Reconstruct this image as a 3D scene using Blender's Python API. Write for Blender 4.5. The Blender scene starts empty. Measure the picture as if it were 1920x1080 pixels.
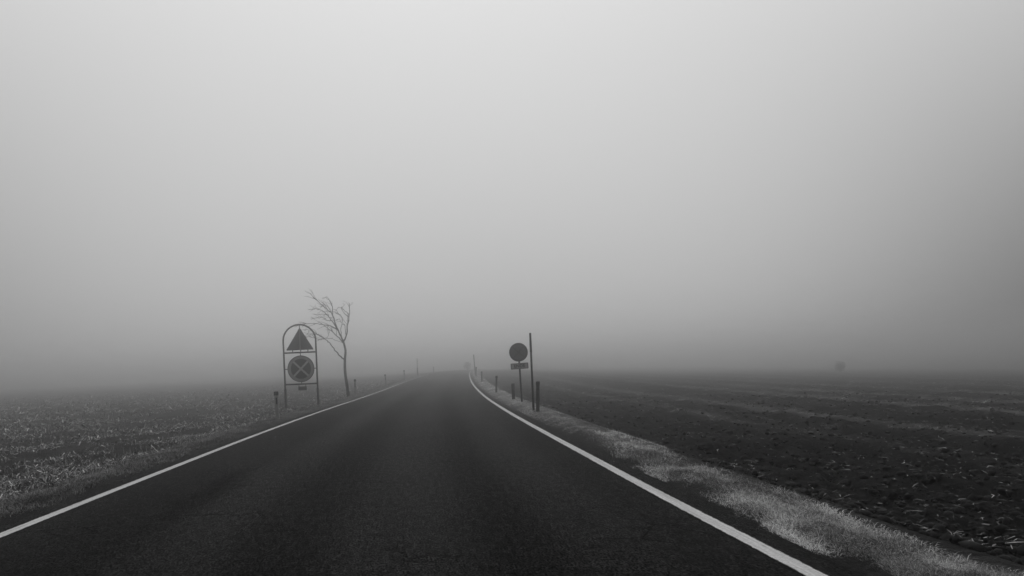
import bpy, math, random
import numpy as np
from mathutils import Matrix, Vector

random.seed(7)
rng = np.random.default_rng(11)
SC = bpy.context.scene
COL = SC.collection

# ------------------------------------------------------------------ camera model
F = 1274.0            # focal length in photo pixels (1920 wide)
HZ = 683.0            # row of the level line at the middle column
ROLL = math.radians(2.5)
EYE = 1.31
DENSITY = 0.0148

# ------------------------------------------------------------------ numpy noise
def _h(ix, iy, seed):
    n = (ix.astype(np.int64) * 374761393 + iy.astype(np.int64) * 668265263 + seed * 974634777) & 0xFFFFFFFF
    n = ((n ^ (n >> 13)) * 1274126177) & 0xFFFFFFFF
    n = n ^ (n >> 16)
    return (n & 0xFFFFFF) / float(0xFFFFFF)

def vnoise(x, y, seed=0):
    x = np.asarray(x, float); y = np.asarray(y, float)
    ix = np.floor(x); iy = np.floor(y)
    fx = x - ix; fy = y - iy
    fx = fx * fx * (3 - 2 * fx); fy = fy * fy * (3 - 2 * fy)
    a = _h(ix, iy, seed); b = _h(ix + 1, iy, seed)
    c = _h(ix, iy + 1, seed); d = _h(ix + 1, iy + 1, seed)
    return (a + (b - a) * fx) * (1 - fy) + (c + (d - c) * fx) * fy     # 0..1

def fbm(x, y, octv=4, seed=0):
    s = 0; a = 0.5; t = 0
    for o in range(octv):
        s = s + a * vnoise(x * 2 ** o, y * 2 ** o, seed + o * 17); t += a; a *= 0.5
    return s / t

# ------------------------------------------------------------------ the lie of the land
YC = np.array([-60, 0, 4.9, 6.3, 8.4, 13.9, 19, 27.1, 40.2, 55.8, 77.5, 89.8, 110, 150, 220, 460], float)
XC = np.array([7.5, -.72, -1.41, -1.61, -1.88, -2.58, -3.18, -4.02, -5.17, -6.43, -7.89, -8.69, -9.8, -11.6, -14.0, -20], float)
YZ = np.array([-60, 0, 8.4, 14, 19, 27, 40, 56, 77.5, 90, 110, 150, 200, 460], float)
ZR = np.array([0, 0, .015, .02, 0, -.03, -.06, .07, .26, .36, .48, .50, .35, -1.0], float)

def _smooth(yq, ys, vs, k):
    yq = np.asarray(yq, float)
    s = 0
    for o, w in ((-1.0, .15), (-.5, .2), (0, .3), (.5, .2), (1.0, .15)):
        s = s + w * np.interp(yq + o * k, ys, vs)
    return s

def xc(y):
    return _smooth(y, YC, XC, 6.0 * np.clip(np.asarray(y, float) / 40, .1, 3))

def zr(y):
    return _smooth(y, YZ, ZR, 9.0)

HALF = 3.20           # half width of the asphalt
RP_T = np.array([0, .10, .25, .55, .95, 1.25, 1.7, 3.0], float)
RP_Z = np.array([-.03, -.05, -.05, .02, .02, -.10, -.20, -.24], float)
LP_T = np.array([0, .10, .25, .6, 1.0, 1.4, 2.4], float)
LP_Z = np.array([-.03, -.05, -.06, -.01, -.05, -.15, -.20], float)

def zground(x, y):
    x = np.asarray(x, float); y = np.asarray(y, float)
    t = x - xc(y)
    rd = np.maximum(t - HALF, 0); ld = np.maximum(-t - HALF, 0)
    out = np.maximum(rd, ld)
    base = zr(y) * np.exp(-(out / 16.0) ** 2)
    zR = np.interp(rd, RP_T, RP_Z)
    zR = zR - .008 * np.clip(rd - 2, 0, 8) - .041 * np.clip(rd - 10, 0, 140)
    zL = np.interp(ld, LP_T, LP_Z) + .003 * np.clip(ld, 0, 100)
    z = base + np.where(t > 0, zR, zL)
    return z

def ray(px, py):
    u = px - 960.0; v = -(py - HZ)
    c, s = math.cos(ROLL), math.sin(ROLL)
    return (u * c + v * s) / F, (-u * s + v * c) / F

def ground_hit(px, py, lo=2.0, hi=300.0):
    a, b = ray(px, py)
    ds = np.linspace(lo, hi, 6000)
    g = (EYE + b * ds) - zground(a * ds, ds)
    i = np.argmax(g < 0)
    if g[i] >= 0: i = len(ds) - 1
    return float(a * ds[i]), float(ds[i]), float(zground(a * ds[i], ds[i]))

def at(px, py, d):
    a, b = ray(px, py)
    return Vector((a * d, d, EYE + b * d))

# ------------------------------------------------------------------ materials
def new_mat(name):
    m = bpy.data.materials.new(name); m.use_nodes = True
    nt = m.node_tree
    return m, nt, nt.nodes['Principled BSDF']

def grey(v): return (v, v, v, 1)

def plain(name, v, rough=.6, spec=.3, var=.25, scale=9.0, bump=0.0, metal=0.0):
    m, nt, b = new_mat(name)
    tc = nt.nodes.new('ShaderNodeTexCoord')
    n = nt.nodes.new('ShaderNodeTexNoise'); n.inputs['Scale'].default_value = scale
    n.inputs['Detail'].default_value = 6; n.inputs['Roughness'].default_value = .65
    nt.links.new(tc.outputs['Object'], n.inputs['Vector'])
    r = nt.nodes.new('ShaderNodeMapRange')
    r.inputs['From Min'].default_value = .3; r.inputs['From Max'].default_value = .7
    r.inputs['To Min'].default_value = v * (1 - var); r.inputs['To Max'].default_value = v * (1 + var)
    nt.links.new(n.outputs['Fac'], r.inputs['Value'])
    nt.links.new(r.outputs['Result'], b.inputs['Base Color'])
    b.inputs['Roughness'].default_value = rough
    b.inputs['Specular IOR Level'].default_value = spec
    b.inputs['Metallic'].default_value = metal
    if bump:
        bp = nt.nodes.new('ShaderNodeBump'); bp.inputs['Strength'].default_value = bump
        bp.inputs['Distance'].default_value = .02
        nt.links.new(n.outputs['Fac'], bp.inputs['Height'])
        nt.links.new(bp.outputs['Normal'], b.inputs['Normal'])
    return m

def attr_mat(name, lo, hi, rough=.85, spec=.15, trans=0.0):
    """colour from a per-blade number stored in the mesh: its own natural variation"""
    m, nt, b = new_mat(name)
    a = nt.nodes.new('ShaderNodeAttribute'); a.attribute_name = 'tone'
    r = nt.nodes.new('ShaderNodeMapRange')
    r.inputs['To Min'].default_value = lo; r.inputs['To Max'].default_value = hi
    nt.links.new(a.outputs['Fac'], r.inputs['Value'])
    nt.links.new(r.outputs['Result'], b.inputs['Base Color'])
    b.inputs['Roughness'].default_value = rough
    b.inputs['Specular IOR Level'].default_value = spec
    return m

def math_node(nt, op, a, b=None, clamp=False):
    n = nt.nodes.new('ShaderNodeMath'); n.operation = op; n.use_clamp = clamp
    for i, v in enumerate((a, b)):
        if v is None: continue
        if isinstance(v, (int, float)): n.inputs[i].default_value = v
        else: nt.links.new(v, n.inputs[i])
    return n.outputs[0]

def ramp(nt, val, f0, f1, t0, t1, smooth=True):
    r = nt.nodes.new('ShaderNodeMapRange')
    if smooth: r.interpolation_type = 'SMOOTHSTEP'
    for k, v in (('From Min', f0), ('From Max', f1), ('To Min', t0), ('To Max', t1)):
        r.inputs[k].default_value = v
    nt.links.new(val, r.inputs['Value'])
    return r.outputs['Result']

def noise(nt, vec, scale, detail=5, rough=.6):
    n = nt.nodes.new('ShaderNodeTexNoise')
    n.inputs['Scale'].default_value = scale; n.inputs['Detail'].default_value = detail
    n.inputs['Roughness'].default_value = rough
    nt.links.new(vec, n.inputs['Vector'])
    return n.outputs['Fac']

def mapping(nt, vec, sc):
    m = nt.nodes.new('ShaderNodeMapping'); m.inputs['Scale'].default_value = sc
    nt.links.new(vec, m.inputs['Vector'])
    return m.outputs['Vector']

def asphalt_mat():
    m, nt, b = new_mat('wet_asphalt')
    uv = nt.nodes.new('ShaderNodeUVMap'); uv.uv_map = 'UVMap'
    sep = nt.nodes.new('ShaderNodeSeparateXYZ'); nt.links.new(uv.outputs['UV'], sep.inputs[0])
    t, s = sep.outputs['X'], sep.outputs['Y']
    grain = noise(nt, mapping(nt, uv.outputs['UV'], (70, 34, 1)), 1.0, 3, .7)
    fine = noise(nt, mapping(nt, uv.outputs['UV'], (19, 7, 1)), 1.0, 5, .75)
    blot = noise(nt, mapping(nt, uv.outputs['UV'], (1.1, .16, 1)), 1.0, 5, .6)
    streak = noise(nt, mapping(nt, uv.outputs['UV'], (3.2, .045, 1)), 1.0, 4, .6)
    v = ramp(nt, blot, .3, .7, .45, 1.6)
    v = math_node(nt, 'MULTIPLY', v, ramp(nt, streak, .3, .7, .68, 1.35))
    v = math_node(nt, 'MULTIPLY', v, ramp(nt, fine, .33, .67, .2, 1.8, False))
    # pale stones of the aggregate showing through the bitumen, more of them where tyres polish it
    track = math_node(nt, 'ADD', ramp(nt, math_node(nt, 'ABSOLUTE', math_node(nt, 'SUBTRACT', t, .55)), .15, .8, .5, 0), ramp(nt, math_node(nt, 'ABSOLUTE', math_node(nt, 'SUBTRACT', t, 2.05)), .15, .6, .3, 0))
    track = math_node(nt, 'ADD', track, ramp(nt, math_node(nt, 'ABSOLUTE', math_node(nt, 'ADD', t, 1.15)), .1, .6, .4, 0))
    stones = math_node(nt, 'MULTIPLY', ramp(nt, grain, .52, .70, 0, 5.6, False), ramp(nt, noise(nt, mapping(nt, uv.outputs['UV'], (1.6, .5, 1)), 1.0, 4, .65), .35, .65, .25, 1.2))
    v = math_node(nt, 'MULTIPLY', math_node(nt, 'ADD', math_node(nt, 'MULTIPLY', v, .7), stones), math_node(nt, 'MULTIPLY', math_node(nt, 'ADD', track, .72), ramp(nt, noise(nt, mapping(nt, uv.outputs['UV'], (.8, .3, 1)), 1.0, 6, .7), .35, .65, .5, 1.5)))
    # a torn, darker repair seam in the left lane
    wob = noise(nt, mapping(nt, uv.outputs['UV'], (.9, .9, 1)), 1.0, 5, .7)
    sd = math_node(nt, 'ADD', math_node(nt, 'SUBTRACT', t, -1.72), math_node(nt, 'MULTIPLY', math_node(nt, 'SUBTRACT', wob, .5), .9))
    seam = ramp(nt, math_node(nt, 'ABSOLUTE', sd), .04, .34, 1, 0)
    seam = math_node(nt, 'MULTIPLY', seam, ramp(nt, noise(nt, uv.outputs['UV'], 3.5, 6, .75), .38, .6, .15, 1))
    seam = math_node(nt, 'MULTIPLY', seam, ramp(nt, s, 10.2, 8.6, 0, 1))
    seam = math_node(nt, 'MULTIPLY', seam, ramp(nt, s, 5.0, 7.6, 0, 1))
    v = math_node(nt, 'MULTIPLY', v, ramp(nt, seam, 0, 1, 1, .35, False))
    # hairline cracks
    vor = nt.nodes.new('ShaderNodeTexVoronoi'); vor.feature = 'DISTANCE_TO_EDGE'; vor.inputs['Scale'].default_value = 1.9
    wv = nt.nodes.new('ShaderNodeTexNoise'); wv.inputs['Scale'].default_value = 2.2; wv.inputs['Detail'].default_value = 6
    nt.links.new(uv.outputs['UV'], wv.inputs['Vector'])
    mx = nt.nodes.new('ShaderNodeMixRGB'); mx.inputs['Fac'].default_value = .32
    nt.links.new(uv.outputs['UV'], mx.inputs['Color1']); nt.links.new(wv.outputs['Color'], mx.inputs['Color2'])
    nt.links.new(mx.outputs['Color'], vor.inputs['Vector'])
    cr = ramp(nt, vor.outputs['Distance'], .0, .020, 1, 0)
    cr = math_node(nt, 'MULTIPLY', cr, ramp(nt, noise(nt, uv.outputs['UV'], .6, 3), .48, .62, 0, 1))
    v = math_node(nt, 'MULTIPLY', v, ramp(nt, cr, 0, 1, 1, .45, False))
    base = math_node(nt, 'MULTIPLY', v, .0052)
    nt.links.new(base, b.inputs['Base Color'])
    nt.links.new(ramp(nt, fine, .35, .65, .75, .5), b.inputs['Roughness'])
    sp_ = math_node(nt, 'MULTIPLY', math_node(nt, 'ADD', track, .5), math_node(nt, 'MULTIPLY', ramp(nt, grain, .4, .65, .0, .12), math_node(nt, 'MULTIPLY', ramp(nt, seam, 0, 1, 1, .35, False), ramp(nt, cr, 0, 1, 1, .5, False))))
    nt.links.new(sp_, b.inputs['Specular IOR Level'])
    bp = nt.nodes.new('ShaderNodeBump'); bp.inputs['Strength'].default_value = 1.0; bp.inputs['Distance'].default_value = .03
    h = math_node(nt, 'ADD', math_node(nt, 'MULTIPLY', grain, .6), fine)
    h = math_node(nt, 'SUBTRACT', h, math_node(nt, 'MULTIPLY', cr, .5))
    nt.links.new(h, bp.inputs['Height']); nt.links.new(bp.outputs['Normal'], b.inputs['Normal'])
    return m

def paint_mat():
    m, nt, b = new_mat('worn_white_line_paint')
    uv = nt.nodes.new('ShaderNodeUVMap'); uv.uv_map = 'UVMap'
    sep = nt.nodes.new('ShaderNodeSeparateXYZ'); nt.links.new(uv.outputs['UV'], sep.inputs[0])
    n1 = noise(nt, mapping(nt, uv.outputs['UV'], (34, 1.0, 1)), 1.0, 6, .7)
    n2 = noise(nt, uv.outputs['UV'], 45, 5, .75)
    n3 = noise(nt, mapping(nt, uv.outputs['UV'], (14, 9, 1)), 1.0, 6, .8)
    v = math_node(nt, 'MULTIPLY', ramp(nt, n1, .3, .7, .72, 1.15), ramp(nt, n2, .3, .62, .75, 1.08))
    v = math_node(nt, 'MULTIPLY', v, .58)
    # chipped edges: distance from the middle of the stripe, eaten into by noise
    off = math_node(nt, 'ABSOLUTE', math_node(nt, 'SUBTRACT', math_node(nt, 'ABSOLUTE', sep.outputs['X']), 3.0))
    e = math_node(nt, 'ADD', off, math_node(nt, 'MULTIPLY', math_node(nt, 'SUBTRACT', n3, .5), .05))
    chip = ramp(nt, e, .053, .063, 1, 0)
    hole = ramp(nt, noise(nt, mapping(nt, uv.outputs['UV'], (30, 14, 1)), 1.0, 5, .7), .63, .69, 1, .25)
    v = math_node(nt, 'MAXIMUM', math_node(nt, 'MULTIPLY', math_node(nt, 'MULTIPLY', v, chip), hole), .008)
    nt.links.new(v, b.inputs['Base Color'])
    b.inputs['Roughness'].default_value = .75
    b.inputs['Specular IOR Level'].default_value = .15
    return m

def soil_mat():
    m, nt, b = new_mat('damp_ploughed_soil')
    tc = nt.nodes.new('ShaderNodeTexCoord')
    o = tc.outputs['Object']
    a = nt.nodes.new('ShaderNodeAttribute'); a.attribute_name = 'tone'
    n1 = noise(nt, o, 1.2, 8, .65); n2 = noise(nt, o, 14, 6, .7)
    v = math_node(nt, 'MULTIPLY', ramp(nt, n1, .3, .7, .55, 1.5), ramp(nt, n2, .3, .7, .45, 1.6))
    v = math_node(nt, 'MULTIPLY', v, a.outputs['Fac'])
    nt.links.new(v, b.inputs['Base Color'])
    b.inputs['Roughness'].default_value = .95
    b.inputs['Specular IOR Level'].default_value = .08
    bp = nt.nodes.new('ShaderNodeBump'); bp.inputs['Strength'].default_value = 1.0; bp.inputs['Distance'].default_value = .06
    nt.links.new(math_node(nt, 'ADD', n2, noise(nt, o, 5, 5, .7)), bp.inputs['Height'])
    nt.links.new(bp.outputs['Normal'], b.inputs['Normal'])
    return m

def bark_mat():
    m, nt, b = new_mat('dark_bark')
    tc = nt.nodes.new('ShaderNodeTexCoord')
    v0 = noise(nt, mapping(nt, tc.outputs['Object'], (18, 18, 3)), 1.0, 6, .7)
    nt.links.new(ramp(nt, v0, .3, .7, .006, .025), b.inputs['Base Color'])
    b.inputs['Roughness'].default_value = .95; b.inputs['Specular IOR Level'].default_value = .1
    bp = nt.nodes.new('ShaderNodeBump'); bp.inputs['Strength'].default_value = .8; bp.inputs['Distance'].default_value = .02
    nt.links.new(v0, bp.inputs['Height']); nt.links.new(bp.outputs['Normal'], b.inputs['Normal'])
    return m

M = {
    'asphalt': asphalt_mat(), 'paint': paint_mat(), 'soil': soil_mat(), 'bark': bark_mat(),
    'grassR': attr_mat('pale_frosted_grass', .09, .80), 'grassL': attr_mat('dull_winter_grass', .03, .38),
    'litter': attr_mat('dry_maize_litter', .006, .64), 'stalk': attr_mat('cut_maize_stalk', .05, .55),
    'straw': attr_mat('scattered_straw', .03, .45), 'clod': attr_mat('soil_clod', .003, .022),
    'steel': plain('dark_galvanised_steel', .009, .55, .4, .3, 14),
    'tube': plain('weathered_steel_tube', .012, .5, .4, .3, 12),
    'back': plain('sign_back_sheet', .022, .6, .3, .12, 5),
    'hinge': plain('hinge_strip_metal', .16, .55, .3, .15, 8),
    'ring': plain('faded_sign_ring', .25, .6, .25, .14, 6),
    'rim': plain('sign_rim_edge', .025, .6, .25, .2, 6),
    'disc': plain('dark_sign_disc', .004, .5, .3, .15, 6),
    'cross': plain('faded_sign_cross', .40, .6, .25, .12, 6),
    'plate': plain('dull_plate_face', .03, .6, .25, .2, 8),
    'ring2': plain('dark_muted_ring', .010, .6, .25, .15, 6),  # right-hand sign face: ring, disc and cross in dark, low-contrast tones
    'disc2': plain('dark_muted_disc', .04, .6, .25, .15, 6),
    'cross2': plain('dark_muted_cross', .010, .6, .25, .15, 6),
    'plate2': plain('grimy_pale_plate', .32, .65, .2, .25, 9),
    'ink': plain('black_lettering', .015, .7, .1, .1, 6),
    'black': plain('black_plastic_cap', .004, .7, .08, .2, 8),
    'white': plain('grimy_white_plastic', .24, .55, .3, .15, 7),
    'dark': plain('dark_grey_plastic', .007, .6, .2, .25, 7),
    'stump': plain('dark_weathered_wood', .03, .9, .1, .35, 12, .4),
    'twig': attr_mat('bush_twigs_and_leaves', .015, .06),
}

# ------------------------------------------------------------------ mesh helpers
def np_obj(name, V, loops, totals, mat, attr=None, smooth=False, parent=None, uv=None, loc=None):
    me = bpy.data.meshes.new(name)
    V = np.ascontiguousarray(V, np.float32); loops = np.ascontiguousarray(loops, np.int32).ravel()
    totals = np.ascontiguousarray(totals, np.int32)
    me.vertices.add(len(V)); me.vertices.foreach_set('co', V.ravel())
    me.loops.add(len(loops)); me.loops.foreach_set('vertex_index', loops)
    me.polygons.add(len(totals))
    starts = np.concatenate(([0], np.cumsum(totals)[:-1])).astype(np.int32)
    me.polygons.foreach_set('loop_start', starts); me.polygons.foreach_set('loop_total', totals)
    if smooth: me.polygons.foreach_set('use_smooth', np.ones(len(totals), bool))
    me.update(calc_edges=True); me.validate()
    if attr is not None:
        a = me.attributes.new('tone', 'FLOAT', 'POINT'); a.data.foreach_set('value', np.ascontiguousarray(attr, np.float32))
    if uv is not None:
        l = me.uv_layers.new(name='UVMap'); l.data.foreach_set('uv', np.ascontiguousarray(uv[loops], np.float32).ravel())
    me.materials.append(mat)
    o = bpy.data.objects.new(name, me); COL.objects.link(o)
    if parent is not None: o.parent = parent
    return o

class MB:
    """collects shapes into one mesh"""
    def __init__(s): s.v = []; s.f = []
    def add(s, vs, fs):
        n = len(s.v); s.v += [tuple(v) for v in vs]; s.f += [tuple(i + n for i in f) for f in fs]
    def tube(s, pts, rad, n=10, cap=True):
        pts = [Vector(p) for p in pts]
        if not isinstance(rad, (list, tuple)): rad = [rad] * len(pts)
        rings = []; up = None
        for i, p in enumerate(pts):
            d = (pts[min(i + 1, len(pts) - 1)] - pts[max(i - 1, 0)]).normalized()
            if up is None:
                up = Vector((0, 1, 0)) if abs(d.y) < .9 else Vector((1, 0, 0))
            a = (up - d * up.dot(d)).normalized(); b = d.cross(a); up = a
            rings.append([p + (a * math.cos(k * 2 * math.pi / n) + b * math.sin(k * 2 * math.pi / n)) * rad[i] for k in range(n)])
        vs = [q for r in rings for q in r]; fs = []
        for i in range(len(pts) - 1):
            for k in range(n):
                fs.append((i * n + k, i * n + (k + 1) % n, (i + 1) * n + (k + 1) % n, (i + 1) * n + k))
        if cap:
            fs.append(tuple(range(n - 1, -1, -1))); fs.append(tuple((len(pts) - 1) * n + k for k in range(n)))
        s.add(vs, fs); return s
    def prism(s, outline, y0, y1):
        """outline in x,z pulled from y0 to y1"""
        n = len(outline)
        vs = [(x, y0, z) for x, z in outline] + [(x, y1, z) for x, z in outline]
        fs = [tuple(range(n)), tuple(range(2 * n - 1, n - 1, -1))]
        for k in range(n): fs.append((k, k + n, (k + 1) % n + n, (k + 1) % n))
        s.add(vs, fs); return s
    def ringband(s, r0, r1, y0, y1, c=(0, 0), n=56):
        cx, cz = c; vs = []; fs = []
        for k in range(n):
            a = k * 2 * math.pi / n; ca, sa = math.cos(a), math.sin(a)
            vs += [(cx + r0 * ca, y0, cz + r0 * sa), (cx + r1 * ca, y0, cz + r1 * sa), (cx + r1 * ca, y1, cz + r1 * sa), (cx + r0 * ca, y1, cz + r0 * sa)]
        for k in range(n):
            i = 4 * k; j = 4 * ((k + 1) % n)
            for q in range(4): fs.append((i + q, i + (q + 1) % 4, j + (q + 1) % 4, j + q))
        s.add(vs, fs); return s
    def build(s, name, mat, parent=None, smooth=False, bevel=0):
        me = bpy.data.meshes.new(name); me.from_pydata(s.v, [], s.f); me.update()
        import bmesh
        bm = bmesh.new(); bm.from_mesh(me); bmesh.ops.recalc_face_normals(bm, faces=bm.faces)
        if bevel:
            es = [e for e in bm.edges if len(e.link_faces) == 2 and e.calc_face_angle(0) > .6]
            bmesh.ops.bevel(bm, geom=es, offset=bevel, segments=2, affect='EDGES', profile=.5)
        bm.to_mesh(me); bm.free()
        if smooth:
            for p in me.polygons: p.use_smooth = True
        me.materials.append(mat)
        o = bpy.data.objects.new(name, me); COL.objects.link(o)
        if parent is not None: o.parent = parent
        return o

def tag(o, label=None, cat=None, group=None, kind=None):
    for k, v in (('label', label), ('category', cat), ('group', group), ('kind', kind)):
        if v: o[k] = v
    return o

def thing(name, loc, label, cat, group=None, rz=0):
    o = bpy.data.objects.new(name, None); COL.objects.link(o)
    o.empty_display_size = .2
    o.location = loc; o.rotation_euler = (0, 0, rz)
    return tag(o, label, cat, group)

def circle(r, n=56, c=(0, 0)):
    return [(c[0] + r * math.cos(k * 2 * math.pi / n), c[1] + r * math.sin(k * 2 * math.pi / n)) for k in range(n)]

def rrect(x0, x1, z0, z1, r, n=5):
    out = []
    for cx, cz, a0 in ((x1 - r, z1 - r, 0), (x0 + r, z1 - r, 90), (x0 + r, z0 + r, 180), (x1 - r, z0 + r, 270)):
        for k in range(n + 1):
            a = math.radians(a0 + 90 * k / n); out.append((cx + r * math.cos(a), cz + r * math.sin(a)))
    return out

# ------------------------------------------------------------------ ground sheet
def geo(a, b, first, ratio):
    out = [a]; st = first
    while out[-1] < b:
        out.append(out[-1] + st); st *= ratio
    out[-1] = b
    return out

ys = np.array([-40, -30, -20, -12, -6, -2, 0] + geo(1.0, 430, .05, 1.0125))
tr = geo(HALF, 400, .045, 1.022)
tl = [-q for q in geo(HALF, 400, .06, 1.03)][::-1]
ts = np.array(tl + [-2.2, -1.1, 0, 1.1, 2.2] + tr)
T, Y = np.meshgrid(ts, ys)
cs = np.sqrt(1 + .012)
X = xc(Y) + T
X = np.clip(X, -400, 400)
Z = zground(X, Y)
dist = np.hypot(X, Y)
rd = np.maximum(T - HALF, 0); ld = np.maximum(-T - HALF, 0)
fieldR = np.clip((rd - 1.0) / .8, 0, 1); fieldL = np.clip((ld - 1.5) / .8, 0, 1)
near = np.clip(1.3 - dist / 90, 0, 1)
# furrows and clods of the ploughed field, rougher than the stubble
fur = np.sin(rd * 2 * math.pi / .42 + 2.2 * fbm(X * .3, Y * .3, 3, 5)) * .025
Z += fieldR * near * (fur + (fbm(X * 1.3, Y * 1.3, 3, 21) - .5) * .20 + (fbm(X * 5, Y * 5, 3, 33) - .5) * .14)
Z += fieldL * near * ((fbm(X * 1.1, Y * 1.1, 3, 41) - .5) * .14 + (fbm(X * 6, Y * 6, 2, 43) - .5) * .05)
vergeR = np.exp(-((rd - .65) / .4) ** 2); vergeL = np.exp(-((ld - .65) / .4) ** 2)
edge = np.clip(out_ := np.maximum(rd, ld) / .3, 0, 1)
Z += (vergeR + vergeL) * (fbm(X * 2.2, Y * 1.1, 3, 51) - .5) * .10 * edge
tone = np.full(T.shape, .003)
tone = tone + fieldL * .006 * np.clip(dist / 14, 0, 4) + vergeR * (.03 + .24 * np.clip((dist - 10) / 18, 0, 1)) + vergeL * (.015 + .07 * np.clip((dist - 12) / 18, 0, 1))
# paler, drier crop lines running along the ploughed field
LINES = [(4.95, .28, .6), (7.2, .38, 1.0), (11.6, .5, .9), (15.2, .6, .8), (20.5, .9, .9), (29, 1.2, .8), (41, 1.6, .7), (58, 2.2, .7)]
wv = rd + .9 * (fbm(X * .06, Y * .06, 2, 71) - .5)
pale = sum(a * np.exp(-((wv - c) / w) ** 2) for c, w, a in LINES) * (.35 + 1.0 * fbm(X * .22, Y * .22, 3, 73))
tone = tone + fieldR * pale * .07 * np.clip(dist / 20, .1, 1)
ny, nx = T.shape
idx = np.arange(ny * nx).reshape(ny, nx)
Q = np.stack([idx[:-1, :-1], idx[:-1, 1:], idx[1:, 1:], idx[1:, :-1]], -1).reshape(-1, 4)
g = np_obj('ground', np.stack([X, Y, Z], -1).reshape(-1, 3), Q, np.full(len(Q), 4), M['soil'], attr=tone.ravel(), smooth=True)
tag(g, 'dark soil of the fields and verges on both sides of the road', 'ground', kind='structure')

# ------------------------------------------------------------------ road and edge lines
yr = np.array([-40, -20, -10, -4] + geo(0.0, 425, .25, 1.012))
def strip(name, tset, dz, mat, parent=None, wob=0.0, seed=0):
    T2, Y2 = np.meshgrid(np.array(tset, float), yr)
    if wob:
        T2 = T2.copy()
        T2[:, 0] += (fbm(Y2[:, 0] * .9, Y2[:, 0] * 0, 4, seed) - .5) * wob
        T2[:, -1] += (fbm(Y2[:, 0] * .9, Y2[:, 0] * 0 + 9, 4, seed + 3) - .5) * wob
    X2 = xc(Y2) + T2
    Z2 = zr(Y2) + dz - .010 * np.abs(T2) / 3.0
    n, k = T2.shape; ii = np.arange(n * k).reshape(n, k)
    q = np.stack([ii[:-1, :-1], ii[:-1, 1:], ii[1:, 1:], ii[1:, :-1]], -1).reshape(-1, 4)
    return np_obj(name, np.stack([X2, Y2, Z2], -1).reshape(-1, 3), q, np.full(len(q), 4), mat, smooth=True,
                  parent=parent, uv=np.stack([T2, Y2], -1).reshape(-1, 2))
road = strip('road', [-HALF - .05, -3, -2, -1, 0, 1, 2, 3, HALF + .05], .0, M['asphalt'], wob=.12, seed=3)
tag(road, 'dark wet asphalt road running into the fog', 'road', kind='structure')
e1 = strip('edge_line', [-3.068, -2.932], .004, M['paint'], road, .006, 5)
e2 = strip('edge_line', [2.932, 3.068], .004, M['paint'], road, .006, 8)
e1['label'] = 'white edge line beside the stubble field'; e2['label'] = 'white edge line beside the ploughed field'

# ------------------------------------------------------------------ plants and litter
def scatter(n, smin, smax, tmin, tmax, p=1.7):
    """points in road coordinates, thinning out with distance"""
    u = rng.random(n)
    e = 1 - p
    s = (smin ** e + u * (smax ** e - smin ** e)) ** (1 / e)
    t = tmin + rng.random(n) * (tmax - tmin)
    return s, t

def blades(name, x, y, z, length, width, lean, tone, mat, lab, cat, arc=.5, az=None):
    n = len(x)
    az = rng.random(n) * 2 * math.pi if az is None else az
    fx = np.cos(az); fy = np.sin(az)
    sx = -fy; sy = fx
    P = np.stack([x, y, z], -1)
    out_d = np.stack([fx * lean, fy * lean, np.sqrt(np.clip(1 - lean ** 2, .02, 1))], -1)
    side = np.stack([sx, sy, np.zeros(n)], -1) * (width / 2)[:, None]
    mid = P + out_d * (length * .55)[:, None]
    l2 = np.clip(lean + arc, 0, .99)
    d2 = np.stack([fx * l2, fy * l2, np.sqrt(np.clip(1 - l2 ** 2, .02, 1))], -1)
    tip = mid + d2 * (length * .45)[:, None]
    V = np.stack([P - side, P + side, mid - side * .8, mid + side * .8, tip], 1).reshape(-1, 3)
    b = np.arange(n)[:, None] * 5
    quad = b + np.array([0, 1, 3, 2]); tri = b + np.array([2, 3, 4])
    loops = np.concatenate([quad, tri], 1).ravel()
    tot = np.tile([4, 3], n)
    o = np_obj(name, V, loops, tot, mat, attr=np.repeat(tone, 5))
    return tag(o, lab, cat, kind='stuff')

# pale grass on the right verge
n = 330000
s, dt = scatter(n, 2.0, 150, 0, 1, 1.75)
ctr = .60 - .17 * np.clip((11 - s) / 5, 0, 1) + .12 * (fbm(s * .5, s * 0, 3, 91) - .5) * 2
wid = .42 - .06 * np.clip((11 - s) / 5, 0, 1) + .09 * (fbm(s * .9, s * 0 + 5, 3, 93) - .5) * 2
dd = (rng.random(n) + rng.random(n) - 1) * 1.25          # triangular spread
rdv = ctr + dd * wid
x = xc(s) + HALF + rdv; y = s
patch = .6 * fbm(x * 2.6, y * 1.0, 4, 95) + .4 * fbm(x * 6, y * 3.2, 3, 96)
inner = np.clip((rdv - .05) / .42, 0, 1)
keep = (rdv > .02) & (patch + .42 * inner - .12 * np.abs(dd) > .50 + .17 * rng.random(n))
x, y, rdv, patch = x[keep], y[keep], rdv[keep], patch[keep]; n = len(x)
grow = np.clip(y / 22, 1, 5)
ln = (.018 + .048 * rng.random(n) ** 1.6 + .07 * (rng.random(n) < .02)) * (.4 + 1.2 * patch) * np.clip(grow, 1, 1.8)
blades('verge_grass', x, y, zground(x, y) - .01 + (fbm(x * 2.2, y * 1.1, 3, 51) - .5) * .10 * np.exp(-((rdv - .65) / .4) ** 2),
       ln, (.0022 + .0022 * rng.random(n)) * grow, .5 + .48 * rng.random(n) ** .7, np.clip(.18 + .55 * rng.random(n) ** 1.3 + (patch - .5) * 2.0, 0, 1),
       M['grassR'], 'pale dry grass on the verge between the road and the ploughed field', 'grass')

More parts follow.
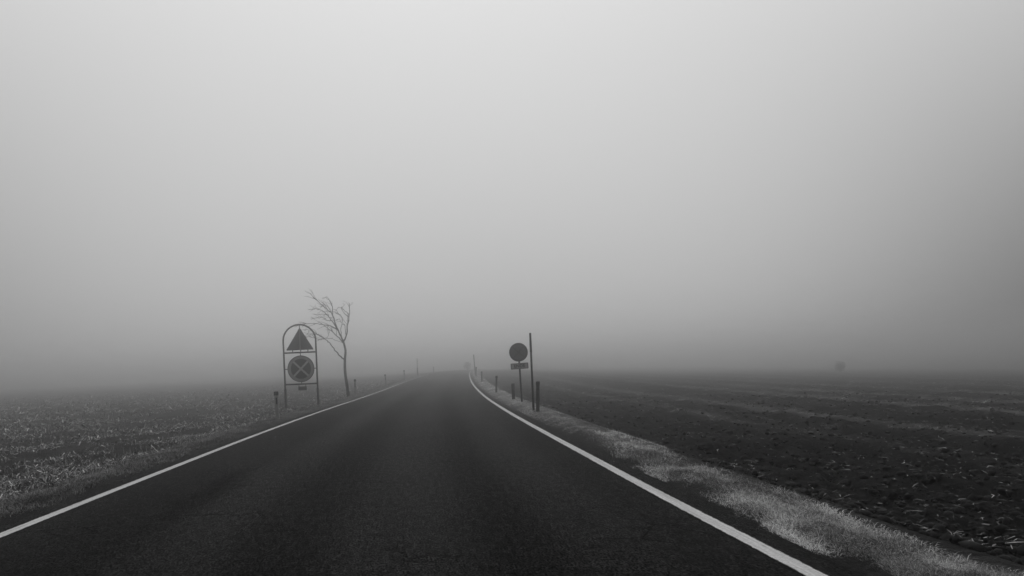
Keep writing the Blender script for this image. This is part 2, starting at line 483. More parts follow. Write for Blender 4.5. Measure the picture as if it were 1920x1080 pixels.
# duller grass on the left verge
n = 130000
s, dt = scatter(n, 3.0, 130, 0, 1, 1.6)
dd = (rng.random(n) + rng.random(n) - 1) * 1.25
rdv = .62 + .15 * (fbm(s * .45, s * 0, 3, 101) - .5) * 2 + dd * .42
x = xc(s) - HALF - rdv; y = s
patch = .6 * fbm(x * 2.2, y * .9, 4, 105) + .4 * fbm(x * 6, y * 3, 3, 106)
keep = (rdv > .05) & (patch + .5 * np.clip((rdv - .08) / .4, 0, 1) - .15 * np.abs(dd) > .56 + .14 * rng.random(n))
x, y, rdv, patch = x[keep], y[keep], rdv[keep], patch[keep]; n = len(x)
grow = np.clip(y / 20, 1, 5)
ln = (.03 + .07 * rng.random(n) ** 1.6) * (.5 + 1.0 * patch) * np.clip(grow, 1, 1.7)
blades('roadside_grass', x, y, zground(x, y) - .01, ln, (.003 + .003 * rng.random(n)) * grow, .4 + .55 * rng.random(n),
       np.clip(.1 + .65 * rng.random(n) ** 1.3 + (patch - .5) * 1.3, 0, 1), M['grassL'],
       'dull winter grass on the verge between the road and the stubble field', 'grass')

def litter(name, x, y, z, L, W, mat, tone, lab, cat, lift=.35, fold=.18):
    n = len(x)
    az = rng.random(n) * 2 * math.pi
    d = np.stack([np.cos(az), np.sin(az), (rng.random(n) - .4) * lift * 2], -1)
    sd = np.stack([-np.sin(az), np.cos(az), (rng.random(n) - .5) * .8], -1) * (W / 2)[:, None]
    P = np.stack([x, y, z], -1)
    a = P - d * (L / 2)[:, None]; c = P + d * (L / 2)[:, None]
    m = P + np.stack([rng.normal(0, .12, n) * L, rng.normal(0, .12, n) * L, np.abs(rng.normal(fold, fold * .65, n)) * L], -1)
    V = np.stack([a - sd * .5, a + sd * .5, m - sd, m + sd, c - sd * .3, c + sd * .3], 1).reshape(-1, 3)
    b = np.arange(n)[:, None] * 6
    loops = np.concatenate([b + np.array([0, 1, 3, 2]), b + np.array([2, 3, 5, 4])], 1).ravel()
    o = np_obj(name, V, loops, np.full(2 * n, 4), mat, attr=np.repeat(tone, 6))
    return tag(o, lab, cat, kind='stuff')

# crop litter on the left field
def bare(ldv, s):
    """wheel rut without litter"""
    wob = .7 * (fbm(s * .35, s * 0, 3, 131) - .5)
    return np.exp(-((ldv - 4.1 - wob) / .5) ** 4) * np.clip((19.5 - s) / 4, 0, 1)
n = 240000
u = rng.random(n)
s, _ = scatter(n, 4.0, 80, 0, 1, 1.3)
ldv = .95 + rng.random(n) * np.clip(1.05 * s + 2.0, 4, 75)
x = xc(s) - HALF - ldv; y = s
patch = fbm(x * .9, y * .9, 4, 111)
keep = (patch > .42 + .20 * rng.random(n)) & (rng.random(n) > bare(ldv, s) * 1.15)
x, y = x[keep], y[keep]; n = len(x)
grow = np.clip(np.hypot(x, y) / 16, 1, 3.2)
litter('crop_litter', x, y, zground(x, y) + .03 + (fbm(x * 1.1, y * 1.1, 3, 41) - .5) * .14, (.04 + .22 * rng.random(n) ** 2.4) * grow ** .7,
       (.005 + .017 * rng.random(n) ** 2) * grow, M['litter'], rng.random(n) ** 2.4,
       'dry maize leaves and chopped stems littering the left field', 'crop litter')

# upright cut stalks in rows
n = 20000
s, _ = scatter(n, 4.5, 80, 0, 1, 1.3)
row = np.floor(rng.random(n) * np.clip((1.05 * s + 2) / .75, 4, 90))
ldv = 1.3 + row * .75 + rng.normal(0, .10, n)
x = xc(s) - HALF - ldv; y = s
keep = (rng.random(n) > bare(ldv, s)) & (fbm(x * .5, y * .5, 3, 121) > .34 + .2 * rng.random(n))
x, y = x[keep], y[keep]; n = len(x)
grow = np.clip(np.hypot(x, y) / 20, 1, 2.5)
blades('maize_stubble', x, y, zground(x, y) - .02 + (fbm(x * 1.1, y * 1.1, 3, 41) - .5) * .14, .05 + .14 * rng.random(n) ** 1.8,
       (.009 + .010 * rng.random(n)) * grow, .05 + .5 * rng.random(n) ** 1.6, rng.random(n) ** 1.4, M['stalk'],
       'short cut maize stalks standing in rows on the left field', 'stubble', arc=.12)

# straw on the ploughed field
n = 90000
s, _ = scatter(n, 3.0, 95, 0, 1, 1.25)
rdv = 1.05 + rng.random(n) * np.clip(1.05 * s + 4.5, 5, 75)
x = xc(s) + HALF + rdv; y = s
wv = rdv + .9 * (fbm(x * .06, y * .06, 2, 71) - .5)
pale = sum(a * np.exp(-((wv - c) / w) ** 2) for c, w, a in LINES)
patch = fbm(x * .8, y * .8, 4, 141)
keep = rng.random(n) < (.22 + .55 * np.clip((patch - .5) * 4, 0, 1) + .8 * pale * np.clip(y / 14, .1, 1)) * np.clip(.06 + y / 24, 0, 1)
x, y = x[keep], y[keep]; n = len(x)
grow = np.clip(np.hypot(x, y) / 14, 1, 3.5)
zz = zground(x, y) + .05 + (fbm(x * 1.3, y * 1.3, 3, 21) - .5) * .20
litter('scattered_straw', x, y, zz, (.04 + .12 * rng.random(n) ** 2.5) * grow ** .7, (.005 + .009 * rng.random(n) ** 2) * grow,
       M['straw'], rng.random(n) ** 1.8, 'pale straw bits scattered on the dark ploughed field', 'straw', lift=.22, fold=.05)

# clods on the ploughed field
def clods():
    import bmesh
    bm = bmesh.new(); bmesh.ops.create_icosphere(bm, subdivisions=1, radius=1.0)
    base = np.array([v.co[:] for v in bm.verts]); fac = np.array([[v.index for v in f.verts] for f in bm.faces]); bm.free()
    n = 15000
    s, _ = scatter(n, 2.6, 30, 0, 1, 1.7)
    rdv = 1.05 + rng.random(n) * np.clip(1.05 * s + 4, 5, 60)
    x = xc(s) + HALF + rdv; y = s
    r = (.014 + .045 * rng.random(n) ** 3)
    z = zground(x, y) + (fbm(x * 1.3, y * 1.3, 3, 21) - .5) * .20 + r * .3
    k = len(base)
    jit = 1 + .38 * (rng.random((n, k, 1)) - .5) * 2
    sc = .6 + .8 * rng.random((n, 1, 3)); sc[:, :, 2] *= .75
    V = base[None] * jit * sc * r[:, None, None] + np.stack([x, y, z], -1)[:, None, :]
    L = (fac[None] + (np.arange(n) * k)[:, None, None]).reshape(-1)
    o = np_obj('soil_clods', V.reshape(-1, 3), L, np.full(n * len(fac), 3), M['clod'], attr=np.repeat(rng.random(n) ** 1.5, k), smooth=False)
    tag(o, 'lumpy dark clods of earth covering the ploughed field', 'soil', kind='stuff')
clods()

# ------------------------------------------------------------------ big arched sign on the left verge
bx, by, bz = ground_hit(567, 766)
print('arched sign', bx, by, bz)
K = by / F
def arched_sign():
    ref = at(567, 765, by)
    root = thing('arched_road_sign', (bx, by, ref.z), 'tall arched steel frame holding a blank triangle above a round crossed sign', 'road sign', rz=math.radians(1.5))
    H = 30.2 * K
    fr = MB()
    pts = [(-H, 0, 20 * K), (-H, 0, 127 * K)]
    for k in range(1, 24):
        a = math.pi - math.pi * k / 24; pts.append((H * math.cos(a), 0, 127 * K + 29.5 * K * math.sin(a)))
    pts += [(H, 0, 127 * K), (H, 0, 20 * K)]
    fr.tube(pts, 1.55 * K, 12)
    frame = fr.build('frame', M['tube'], root, smooth=True)
    for sx in (-1, 1):
        gz = float(zground(bx + sx * H, by)) - ref.z
        MB().tube([(sx * H, 0, gz - .3), (sx * H, 0, 34 * K)], 2.2 * K, 12).build('leg', M['steel'], root, smooth=False)
        MB().tube([(sx * H, 0, 34 * K), (sx * H, 0, 36.5 * K)], [2.5 * K, 2.0 * K], 12).build('collar', M['steel'], root)
    for z in (104.2, 45.0):
        m = MB(); m.tube([(-H, 0, z * K), (H, 0, z * K)], 1.55 * K, 10)
        m.build('crossbar', M['steel'], root, smooth=True)
    # folded warning triangle seen from its blank side
    tri = MB()
    c = (1.0, 122); raw = [(-25, 108.6), (25.3, 108.9), (1.2, 150.5)]
    tri.prism([(x * K, z * K) for x, z in ((-24.2, 108.7), (24.6, 108.9), (25.1, 110.2), (1.9, 150.0), (.6, 150.0), (-24.9, 110.0))], -.012, .012)
    t = tri.build('triangle_panel', M['back'], root, bevel=.004)
    t['label'] = 'blank dark triangle panel'
    h = MB(); h.prism([((.3 - .9) * K, 109.4 * K), ((.3 + 1.5) * K, 109.4 * K), (1.7 * K, 148 * K), (.5 * K, 148 * K)], -.022, -.014)
    h.build('hinge_strip', M['hinge'], t)
    for x in (-13.5, 1.5, 15.0):
        MB().tube([(x * K, .0, 103.5 * K), (x * K, .0, 109.6 * K)], .95 * K, 8).build('bracket', M['steel'], root)
    MB().tube([(1.2 * K, 0, 149.5 * K), (1.0 * K, 0, 156 * K)], .8 * K, 8).build('bracket', M['steel'], root)
    # round no stopping sign
    cz = 73.6 * K; cx = .6 * K
    rp = MB().prism(circle(24.9 * K, c=(cx, cz)), -.010, .016).build('round_panel', M['rim'], root)
    rp['label'] = 'round sign with a pale cross'
    MB().ringband(18.9 * K, 23.6 * K, -.016, -.008, (cx, cz)).build('outer_ring', M['ring'], rp)
    MB().prism(circle(18.6 * K, c=(cx, cz)), -.014, -.008).build('dark_disc', M['disc'], rp)
    w = 1.75 * K; R = 18.85 * K; x_ = MB()
    s2 = math.sqrt(.5)
    def bar(a, r0, r1, y0):
        ca, sa = math.cos(a), math.sin(a)
        return [(cx + ca * r - sa * o_, cz + sa * r + ca * o_) for r, o_ in ((r0, -w), (r1, -w), (r1, w), (r0, w))], y0
    for a, r0, r1 in ((math.pi / 4, -R, R), (3 * math.pi / 4, w, R), (-math.pi / 4, w, R)):
        ol, _ = bar(a, r0, r1, 0)
        x_.prism(ol, -.0185, -.0145)
    x_.build('cross', M['cross'], rp)
    for p0, p1 in (((cx, 97 * K), (cx, 104 * K)), ((cx, 45 * K), (cx, 50 * K)), ((-H, cz), (cx - 24 * K, cz)), ((cx + 24 * K, cz), (H, cz))):
        MB().tube([(p0[0], .012, p0[1]), (p1[0], .012, p1[1])], .75 * K, 8).build('bracket', M['steel'], root)
    pl = MB().prism(rrect(-5.8 * K, 9.8 * K, 33.2 * K, 40.3 * K, .6 * K), -.008, .008).build('small_plate', M['plate'], root)
    MB().prism(rrect(-4.9 * K, 8.9 * K, 34.4 * K, 37.6 * K, .3 * K), -.012, -.009).build('dark_band', M['disc'], pl)
    for x in (-4.5, 8.0):
        MB().tube([(x * K, .004, 40 * K), (x * K, .004, 44.5 * K)], .55 * K, 8).build('bracket', M['steel'], pl)
arched_sign()

# ------------------------------------------------------------------ round sign with plate on the right
def small_sign():
    x0, y0, z0 = ground_hit(979, 753)
    print('small sign', x0, y0, z0)
    k = y0 / F
    root = thing('round_road_sign', (x0, y0, z0), 'dark round sign on one post above a plate reading ENDE', 'road sign', rz=math.radians(2))
    top = at(972, 660.5, y0)
    hz = top.z - z0; ox = top.x - x0
    MB().tube([(0, 0, -.3), (ox * .6, 0, hz * .6), (ox, 0, hz + 6 * k)], 1.75 * k, 12).build('post', M['steel'], root, smooth=True)
    yb = -1.75 * k - .006
    d = MB().prism(circle(17.5 * k, c=(ox, hz)), yb - .02, yb).build('round_panel', M['ring2'], root)
    MB().prism(circle(13.9 * k, c=(ox, hz)), yb - .024, yb - .0205).build('inner_disc', M['disc2'], d)
    x_ = MB(); w = 1.3 * k; R = 13.8 * k
    for a, r0, r1 in ((math.pi / 4 + .04, -R, R), (3 * math.pi / 4 + .04, w, R), (-math.pi / 4 + .04, w, R)):
        ca, sa = math.cos(a), math.sin(a)
        x_.prism([(ox + ca * r - sa * o_, hz + sa * r + ca * o_) for r, o_ in ((r0, -w), (r1, -w), (r1, w), (r0, w))], yb - .028, yb - .0245)
    x_.build('cross', M['cross2'], d)
    pc = at(974, 686.3, y0); px = pc.x - x0; pz = pc.z - z0
    p = MB().prism(rrect(px - 16.6 * k, px + 16.6 * k, pz - 5.7 * k, pz + 5.7 * k, 1.0 * k), yb - .016, yb).build('text_plate', M['plate2'], root)
    p.data.transform(Matrix.Translation((px, 0, pz)) @ Matrix.Rotation(math.radians(-1.6), 4, 'Y') @ Matrix.Translation((-px, 0, -pz)))
    b = MB(); o1 = rrect(px - 15.6 * k, px + 15.6 * k, pz - 4.8 * k, pz + 4.8 * k, .8 * k); o2 = rrect(px - 14.9 * k, px + 14.9 * k, pz - 4.1 * k, pz + 4.1 * k, .6 * k)
    nn = len(o1); vs = [(x, yb - .019, z) for x, z in o1] + [(x, yb - .019, z) for x, z in o2]
    b.add(vs, [(i, (i + 1) % nn, (i + 1) % nn + nn, i + nn) for i in range(nn)])
    b.build('border', M['ink'], p).data.transform(Matrix.Translation((px, 0, pz)) @ Matrix.Rotation(math.radians(-1.6), 4, 'Y') @ Matrix.Translation((-px, 0, -pz)))
    cu = bpy.data.curves.new('lettering', 'FONT'); cu.body = 'ENDE'; cu.size = 8.2 * k; cu.align_x = 'CENTER'; cu.align_y = 'CENTER'
    cu.extrude = .001; cu.offset = .004
    tmp = bpy.data.objects.new('tmp_text', cu); COL.objects.link(tmp)
    dg = bpy.context.evaluated_depsgraph_get()
    me = bpy.data.meshes.new_from_object(tmp.evaluated_get(dg)); bpy.data.objects.remove(tmp)
    me.transform(Matrix.Translation((px, yb - .0195, pz)) @ Matrix.Rotation(math.radians(-1.6), 4, 'Y') @ Matrix.Rotation(math.radians(90), 4, 'X'))
    me.materials.clear(); me.materials.append(M['ink']); me.name = 'lettering'
    t = bpy.data.objects.new('lettering', me); COL.objects.link(t); t.parent = p
    for z in (hz + 8 * k, hz - 9 * k, pz):
        MB().tube([(ox - 3 * k, yb + .004, z), (ox + 3 * k, yb + .004, z)], .5 * k, 8).build('clamp', M['steel'], root)
small_sign()

# ------------------------------------------------------------------ snow poles
def snow_pole(base, top, wpx, label, sections=True):
    x0, y0, z0 = ground_hit(*base)
    k = y0 / F; tp = at(top[0], top[1], y0)
    root = thing('snow_pole', (x0, y0, z0), label, 'snow pole', 'snow poles at the road edge')
    v = Vector((tp.x - x0, 0, tp.z - z0)); r = wpx * k / 2
    print('pole', x0, y0, z0, v.length)
    MB().tube([-v * .1, v * .35, v * .76], [r * 1.08, r, r * .95], 12).build('pole', M['dark'], root, smooth=True)
    MB().tube([v * .757, v], [r * 1.05, r * .98], 12).build('top_section', M['black'], root, smooth=True)
    MB().tube([v * 1.0, v * 1.006], [r * 1.0, r * .6], 12).build('end_cap', M['black'], root)
    return root
snow_pole((1000.5, 770.5), (994, 625), 4.0, 'tall thin black snow pole nearest the camera beside the right verge post')
snow_pole((891.5, 703.5), (888, 665), 2.2, 'far snow pole half lost in fog at the right road edge')
snow_pole((783, 704), (782, 672), 1.9, 'far snow pole half lost in fog at the left road edge')

# ------------------------------------------------------------------ delineator posts
def delineator(base, top, wpx, label, body, strip_side=0, rz=0.0):
    x0, y0, z0 = ground_hit(*base)
    k = y0 / F; tp = at(top[0], top[1], y0)
    h = tp.z - z0; lean = (tp.x - x0)
    print('delineator', round(x0, 2), round(y0, 2), round(z0, 2), round(h, 2))
    root = thing('delineator_post', (x0, y0, z0), label, 'road post', 'delineator posts along the road', rz)
    w = wpx * k / 2; d = w * .8
    def seg(z0_, z1_, w0, w1, nm, mat, par):
        m = MB(); n = 16; rings = []
        for z_, ww in ((z0_, w0), (z1_, w1)):
            rings.append([(lean * z_ / h + ww * math.copysign(abs(math.cos(a)) ** .6, math.cos(a)), d * ww / w * math.copysign(abs(math.sin(a)) ** .6, math.sin(a)), z_)
                          for a in [q * 2 * math.pi / n + .1 for q in range(n)]])
        vs = rings[0] + rings[1]
        fs = [tuple(range(n)), tuple(range(2 * n - 1, n - 1, -1))] + [(i, (i + 1) % n, (i + 1) % n + n, i + n) for i in range(n)]
        m.add(vs, fs); return m.build(nm, mat, par)
    b = seg(-.2, h * .86, w, w * .94, 'body', body, root)
    c = seg(h * .86, h * .985, w * 1.12, w * 1.12, 'cap', M['black'], root)
    seg(h * .985, h, w * 1.1, w * .75, 'cap_top', M['black'], c)
    s = MB()
    sx = strip_side * w * .35
    zz0, zz1 = h * .54, h * .78
    s.prism(rrect(lean * .6 + sx - w * .36, lean * .6 + sx + w * .36, zz0, zz1, w * .15), -d * 1.06, -d * .9)
    s.build('reflector', M['black'], root)
    return root
delineator((520.5, 786), (517.5, 734), 7.2, 'pale post with black cap and black stripe beside the arched sign', M['white'], .7)
delineator((1008.5, 771), (1008.5, 715), 6.8, 'dark post with rounded black cap beside the tall snow pole', M['dark'])
delineator((666.5, 743.5), (665.5, 711), 3.6, 'grey post with black cap just right of the bare tree', M['white'], 0)
delineator((930.5, 735), (931, 704.5), 3.8, 'second dark post along the right verge beyond the round sign', M['dark'])
delineator((903.5, 717), (903, 696.5), 2.8, 'third dark post along the right verge fading into fog', M['dark'])
delineator((892.5, 706), (893, 688), 2.4, 'faint fourth post on the right verge beside the far snow pole', M['dark'])
delineator((724.5, 724), (722, 702), 2.8, 'second capped post along the left verge beyond the bare tree', M['white'], 0)
delineator((759, 713), (757.5, 694), 2.4, 'third capped post along the left verge fading into fog', M['white'], 0)
delineator((783.5, 704.5), (782.5, 690), 2.4, 'faint fourth post on the left verge at the far snow pole', M['dark'])
delineator((813, 698.2), (813, 687.5), 2.0, 'faintest post beyond the left snow pole almost lost in fog', M['dark'])

# short dark marker stump
def stump():
    x0, y0, z0 = ground_hit(963, 748.5); k = y0 / F
    tp = at(963.5, 719, y0); h = tp.z - z0
    print('stump', x0, y0, z0, h)
    root = thing('marker_post', (x0, y0, z0), 'short square dark post without a cap beside the round sign', 'road post')
    w = 3.0 * k
    m = MB(); m.add([(sx * w, sy * w, z) for z in (-.2, h * .62) for sx, sy in ((-1, -1), (1, -1), (1, 1), (-1, 1))],
                    [(0, 1, 2, 3), (7, 6, 5, 4), (0, 1, 5, 4), (1, 2, 6, 5), (2, 3, 7, 6), (3, 0, 4, 7)])
    m.build('lower_post', M['dark'], root, bevel=.01)
    m = MB(); w2 = w * 1.04; m.add([(sx * w2, sy * w2, z) for z in (h * .621, h) for sx, sy in ((-1, -1), (1, -1), (1, 1), (-1, 1))],
                    [(0, 1, 2, 3), (7, 6, 5, 4), (0, 1, 5, 4), (1, 2, 6, 5), (2, 3, 7, 6), (3, 0, 4, 7)])
    m.build('upper_panel', M['stump'], root, bevel=.01)
stump()

# ------------------------------------------------------------------ bare windswept tree
def tree():
    x0, y0, z0 = ground_hit(655, 744)
    print('tree', x0, y0, z0)
    k = y0 / F
    root = thing('bare_tree', (x0, y0, z0), 'leafless leaning tree with branches swept to the left behind the arched sign', 'tree')
    rr = random.Random(5)
    def P(zx, zy, dy=0.0):
        v = at(560 + zx / 4.909, 535 + zy / 4.909, y0)
        return Vector((v.x - x0, dy, v.z - z0))
    def smooth(pts, n=5):
        out = []
        for i in range(len(pts) - 1):
            p0 = pts[max(i - 1, 0)]; p1 = pts[i]; p2 = pts[i + 1]; p3 = pts[min(i + 2, len(pts) - 1)]
            for j in range(n):
                t = j / n
                out.append(.5 * ((2 * p1) + (p2 - p0) * t + (2 * p0 - 5 * p1 + 4 * p2 - p3) * t * t + (3 * p1 - p0 - 3 * p2 + p3) * t ** 3))
        out.append(pts[-1]); return out
    def limb(mb, pix, r0, r1, d0, d1, twigs=0, tl=.5):
        twigs = int(twigs * 1.35)
        n = len(pix)
        pts = smooth([P(x, y, d0 + (d1 - d0) * i / (n - 1)) for i, (x, y) in enumerate(pix)])
        pts = [p + Vector((rr.gauss(0, .012), rr.gauss(0, .02), rr.gauss(0, .012))) * (i > 0) for i, p in enumerate(pts)]
        m = len(pts)
        mb.tube(pts, [(r0 + (r1 - r0) * (i / (m - 1)) ** .8) * 1.08 * k for i in range(m)], 7)
        for q in range(twigs):
            i = rr.randint(int(m * .25), int(m * .82))
            d = (pts[i + 1] - pts[i]).normalized()
            side = Vector((rr.gauss(-.25, .6), rr.gauss(0, .7), rr.gauss(.15, .7)))
            dr = (d * 1.2 + side * .65 + Vector((-.12, 0, 0))).normalized()
            L = tl * rr.uniform(.6, 1.7); tp = [pts[i]]
            for s_ in range(3):
                dr = (dr + Vector((rr.gauss(-.12, .18), rr.gauss(0, .18), rr.gauss(0, .18)))).normalized()
                tp.append(tp[-1] + dr * L / 3)
            mb.tube(tp, [.44 * k, .36 * k, .28 * k, .18 * k], 5)
            for w_ in range(rr.randint(0, 1)):
                j = rr.randint(1, 3); d3 = (dr + Vector((rr.gauss(-.15, .6), rr.gauss(0, .6), rr.gauss(.1, .6)))).normalized()
                q2 = tp[j] + d3 * L * .25; q3 = q2 + (d3 + Vector((rr.gauss(-.2, .2), 0, rr.gauss(0, .2)))).normalized() * L * .2
                mb.tube([tp[j], q2, q3], [.34 * k, .28 * k, .18 * k], 4)
    tr_ = MB()
    tp = smooth([P(x, y, d) for x, y, d in ((463, 1045, 0), (460, 1020, 0), (446, 930, 0), (427, 800, .02), (424, 690, .03), (431, 600, .0), (412, 518, 0))])
    m = len(tp); rad = np.interp(np.linspace(0, 1, m), [0, .07, .2, .45, .7, 1], [4.6, 3.8, 3.2, 2.6, 2.25, 1.8])
    tr_.tube(tp, [float(q) * k for q in rad], 12)
    tr_.build('trunk', M['bark'], root, smooth=True)
    limbs = [
        [([(415, 520), (440, 440), (440, 350), (453, 270), (452, 190), (437, 150)], 1.35, .35, 0, .5, 7, .35),
         ([(452, 180), (465, 165), (477, 148)], .4, .25, .45, .5, 0, 0),
         ([(448, 268), (412, 228), (385, 205), (368, 200), (360, 206)], .6, .25, .3, .0, 2, .3),
         ([(446, 290), (405, 252), (372, 212), (374, 190)], .55, .25, .3, .6, 2, .3),
         ([(428, 450), (426, 375), (402, 350), (386, 312), (366, 330)], .7, .25, .1, -.4, 3, .3)],
        [([(412, 522), (375, 430), (345, 340), (325, 270), (270, 215), (210, 160), (150, 95), (108, 68)], 1.5, .3, 0, -.9, 8, .45),
         ([(328, 280), (320, 200), (290, 140), (262, 112), (238, 102)], .8, .25, -.35, .2, 4, .35),
         ([(334, 300), (316, 235), (280, 195), (262, 190)], .6, .22, -.3, -.9, 3, .3),
         ([(393, 470), (382, 400), (388, 310), (340, 250), (318, 235)], .7, .25, .0, .8, 4, .35)],
        [([(365, 415), (320, 350), (270, 290), (220, 245), (160, 215), (100, 207), (48, 213)], 1.1, .26, -.1, .9, 7, .4),
         ([(300, 325), (240, 315), (200, 292), (130, 290), (55, 298)], .75, .24, .2, 1.1, 5, .35),
         ([(240, 270), (200, 265), (160, 255)], .5, .22, .4, .2, 1, .3)],
        [([(357, 407), (310, 380), (250, 368), (190, 358), (110, 367), (70, 372)], .9, .24, -.1, -1.2, 6, .4),
         ([(290, 375), (292, 420), (300, 450)], .4, .2, -.5, -.6, 0, 0)],
        [([(412, 532), (370, 490), (310, 440), (250, 395), (200, 362), (170, 350)], 1.15, .28, 0, .8, 6, .4),
         ([(335, 460), (330, 400), (325, 370)], .5, .22, .3, .5, 1, .3),
         ([(255, 398), (262, 440), (250, 487)], .5, .3, .5, .2, 0, 0)],
        [([(418, 682), (370, 635), (330, 580), (295, 530), (255, 490), (200, 455), (165, 430), (148, 410)], 1.2, .3, 0, -.7, 6, .4),
         ([(257, 493), (220, 502), (180, 490), (130, 480), (95, 493)], .65, .22, -.4, -.9, 3, .3),
         ([(185, 488), (150, 462), (110, 455), (80, 475)], .4, .2, -.7, -.5, 2, .25),
         ([(170, 435), (130, 415), (70, 420)], .4, .2, -.6, -1.0, 2, .25),
         ([(255, 487), (310, 492), (350, 505), (400, 524)], .45, .3, -.4, -.1, 1, .25)],
    ]
    for grp in limbs:
        mb = MB()
        for l in grp: limb(mb, *l)
        mb.build('branch', M['bark'], root, smooth=True)
tree()

# ------------------------------------------------------------------ bushes lost in the fog
def bush(px, top, d, wpx, label, seed):
    v = at(px, top, d); x0, y0 = v.x, v.y; z0 = float(zground(x0, y0)); k = y0 / F; hpx = (v.z - z0) / k
    print('bush', x0, y0, z0, wpx * k, hpx * k)
    r = np.random.default_rng(seed); rr = random.Random(seed)
    root = thing('bush', (x0, y0, z0), label, 'bush', 'bushes fading into the fog')
    w = wpx * k / 2; h = hpx * k
    st = MB(); ends = []
    for i in range(16):
        a = rr.uniform(0, 2 * math.pi); q = rr.uniform(.2, .9)
        e = Vector((math.cos(a) * w * q, math.sin(a) * w * q, h * rr.uniform(.5, .95)))
        mid = Vector((e.x * .35, e.y * .35, e.z * .5)); st.tube([(0, 0, -.1), mid, e], [.03, .02, .008], 6); ends += [mid, e]
    st.build('stem', M['bark'], root)
    n = 2600
    u = r.normal(0, 1, (n, 3)); u /= np.linalg.norm(u, axis=1)[:, None]
    u *= (r.random(n) ** .45)[:, None]
    lump = .78 + .5 * (fbm(u[:, 0] * 2.5 + 9, u[:, 2] * 2.5 + u[:, 1], 2, seed) - .25)
    p = u * np.array([w, w, h * .47]) * lump[:, None] + np.array([0, 0, h * .5])
    keep = p[:, 2] > .03; p = p[keep]; n = len(p)
    a = r.normal(0, 1, (n, 3)); a /= np.linalg.norm(a, axis=1)[:, None]
    b = np.cross(a, r.normal(0, 1, (n, 3))); b /= np.linalg.norm(b, axis=1)[:, None]
    L = (.03 + .04 * r.random(n))[:, None]
    V = np.stack([p - a * L, p + b * L * .5, p + a * L, p - b * L * .5], 1).reshape(-1, 3)
    np_obj('foliage', V, np.arange(4 * n), np.full(n, 4), M['twig'], attr=np.repeat(r.random(n), 4), parent=root)
bush(1575, 675, 106, 23, 'lone round bush on the rim of the ploughed field fading into fog', 3)
bush(876, 676, 135, 17, 'dim grey bush at the road end behind the far right snow pole', 9)

# ------------------------------------------------------------------ the fog
hz = MB()
zlow = float(Z.min()) - 1.0; ztop = 6.0
print('haze z', zlow, ztop)
hx0, hx1, hy0, hy1 = -430, 430, -70, 455
hz.add([(x, y, z) for z in (zlow, ztop) for x, y in ((hx0, hy0), (hx1, hy0), (hx1, hy1), (hx0, hy1))],
       [(0, 1, 2, 3), (7, 6, 5, 4), (0, 1, 5, 4), (1, 2, 6, 5), (2, 3, 7, 6), (3, 0, 4, 7)])
mh = bpy.data.materials.new('fog'); mh.use_nodes = True
nt = mh.node_tree; nt.nodes.clear()
om = nt.nodes.new('ShaderNodeOutputMaterial'); pv = nt.nodes.new('ShaderNodeVolumePrincipled')
pv.inputs['Color'].default_value = (.97, .97, .97, 1)
pv.inputs['Density'].default_value = DENSITY
pv.inputs['Anisotropy'].default_value = .95
pv.inputs['Density Attribute'].default_value = ''
nt.links.new(pv.outputs['Volume'], om.inputs['Volume'])
ho = hz.build('haze', mh)
tag(ho, 'even grey fog lying over the fields and road', 'fog', kind='stuff')

# ------------------------------------------------------------------ light
SUN_EL = math.radians(50); SUN_AZ = math.radians(-8); GLOW_AZ = math.radians(-4.5)      # azimuth from +Y, towards +X
sd = Vector((math.sin(SUN_AZ) * math.cos(SUN_EL), math.cos(SUN_AZ) * math.cos(SUN_EL), math.sin(SUN_EL)))
li = bpy.data.lights.new('sun', 'SUN'); li.energy = .5; li.angle = math.radians(25); li.color = (1, 1, 1)
so = bpy.data.objects.new('sun', li); COL.objects.link(so)
so.rotation_euler = sd.to_track_quat('Z', 'Y').to_euler()

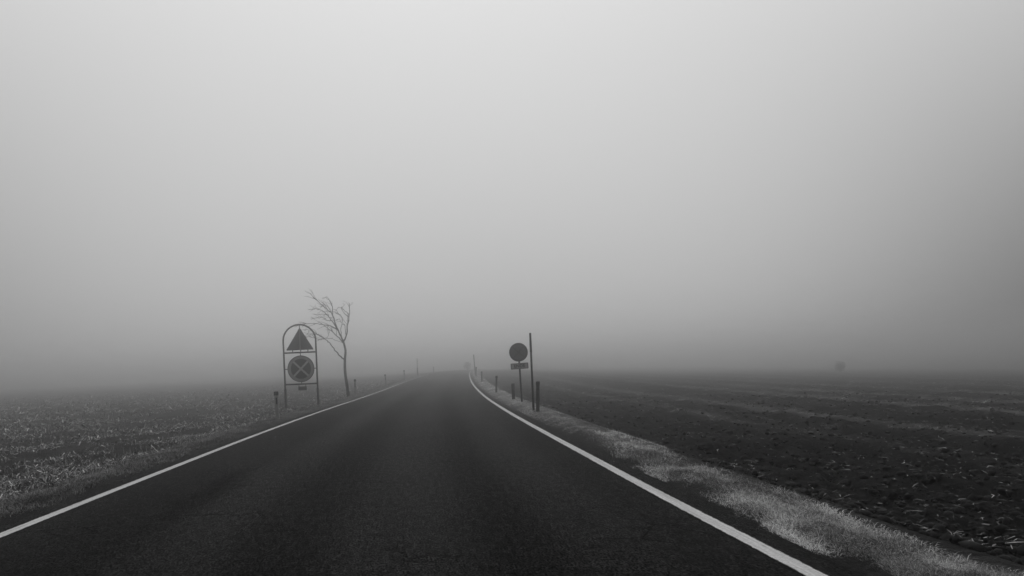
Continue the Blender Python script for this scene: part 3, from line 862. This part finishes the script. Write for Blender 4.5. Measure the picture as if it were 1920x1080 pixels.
SKY_LOW, SKY_UP = 3.6, 12.9
W = bpy.data.worlds.new('World'); SC.world = W; W.use_nodes = True
nt = W.node_tree; nt.nodes.clear()
wo = nt.nodes.new('ShaderNodeOutputWorld'); bg = nt.nodes.new('ShaderNodeBackground')
sky = nt.nodes.new('ShaderNodeTexSky'); sky.sky_type = 'NISHITA'; sky.sun_disc = False
sky.sun_elevation = SUN_EL; sky.sun_rotation = SUN_AZ
sky.air_density = 1.0; sky.dust_density = 5.0
bw = nt.nodes.new('ShaderNodeRGBToBW'); nt.links.new(sky.outputs['Color'], bw.inputs['Color'])
tc = nt.nodes.new('ShaderNodeTexCoord')
sp = nt.nodes.new('ShaderNodeSeparateXYZ'); nt.links.new(tc.outputs['Generated'], sp.inputs[0])
dp = nt.nodes.new('ShaderNodeVectorMath'); dp.operation = 'DOT_PRODUCT'; dp.inputs[1].default_value = (math.sin(GLOW_AZ), math.cos(GLOW_AZ), 0)
nt.links.new(tc.outputs['Generated'], dp.inputs[0])
# overcast deck: brighter overhead and towards the hidden sun, dim at the back
front = math_node(nt, 'MULTIPLY', math_node(nt, 'ADD', dp.outputs['Value'], 1.0), .5, True)
fade = ramp(nt, sp.outputs['Z'], 0, .6, 1, 0, False)
low = math_node(nt, 'ADD', math_node(nt, 'MULTIPLY', math_node(nt, 'MULTIPLY', ramp(nt, front, .82, .985, 0, SKY_LOW), fade), 1.0), .35)
up = math_node(nt, 'MULTIPLY', math_node(nt, 'MINIMUM', math_node(nt, 'MAXIMUM', sp.outputs['Z'], 0.0), .55), SKY_UP)
deck = math_node(nt, 'ADD', low, math_node(nt, 'MULTIPLY', up, ramp(nt, front, .1, .8, .45, 1.0)))
val = math_node(nt, 'ADD', math_node(nt, 'MULTIPLY', bw.outputs['Val'], .02), deck)
nt.links.new(val, bg.inputs['Color']); bg.inputs['Strength'].default_value = .1
nt.links.new(bg.outputs['Background'], wo.inputs['Surface'])

# ------------------------------------------------------------------ camera
cam = bpy.data.cameras.new('camera'); co = bpy.data.objects.new('camera', cam); COL.objects.link(co)
cam.sensor_width = 36; cam.lens = 36 * F / 1920
cam.shift_y = (HZ - 540) / 1920
cam.clip_start = .05; cam.clip_end = 3000
co.matrix_world = Matrix.Translation((0, 0, EYE)) @ Matrix.Rotation(math.radians(90), 4, 'X') @ Matrix.Rotation(-ROLL, 4, 'Z')
SC.camera = co

SC.view_settings.view_transform = 'Standard'; SC.view_settings.look = 'None'
SC.view_settings.exposure = 0; SC.view_settings.gamma = 1
cy = SC.cycles
cy.volume_bounces = 8; cy.max_bounces = 12; cy.diffuse_bounces = 3
cy.use_denoising = True
try: cy.denoiser = 'OPENIMAGEDENOISE'
except Exception: pass
cy.sample_clamp_indirect = 4
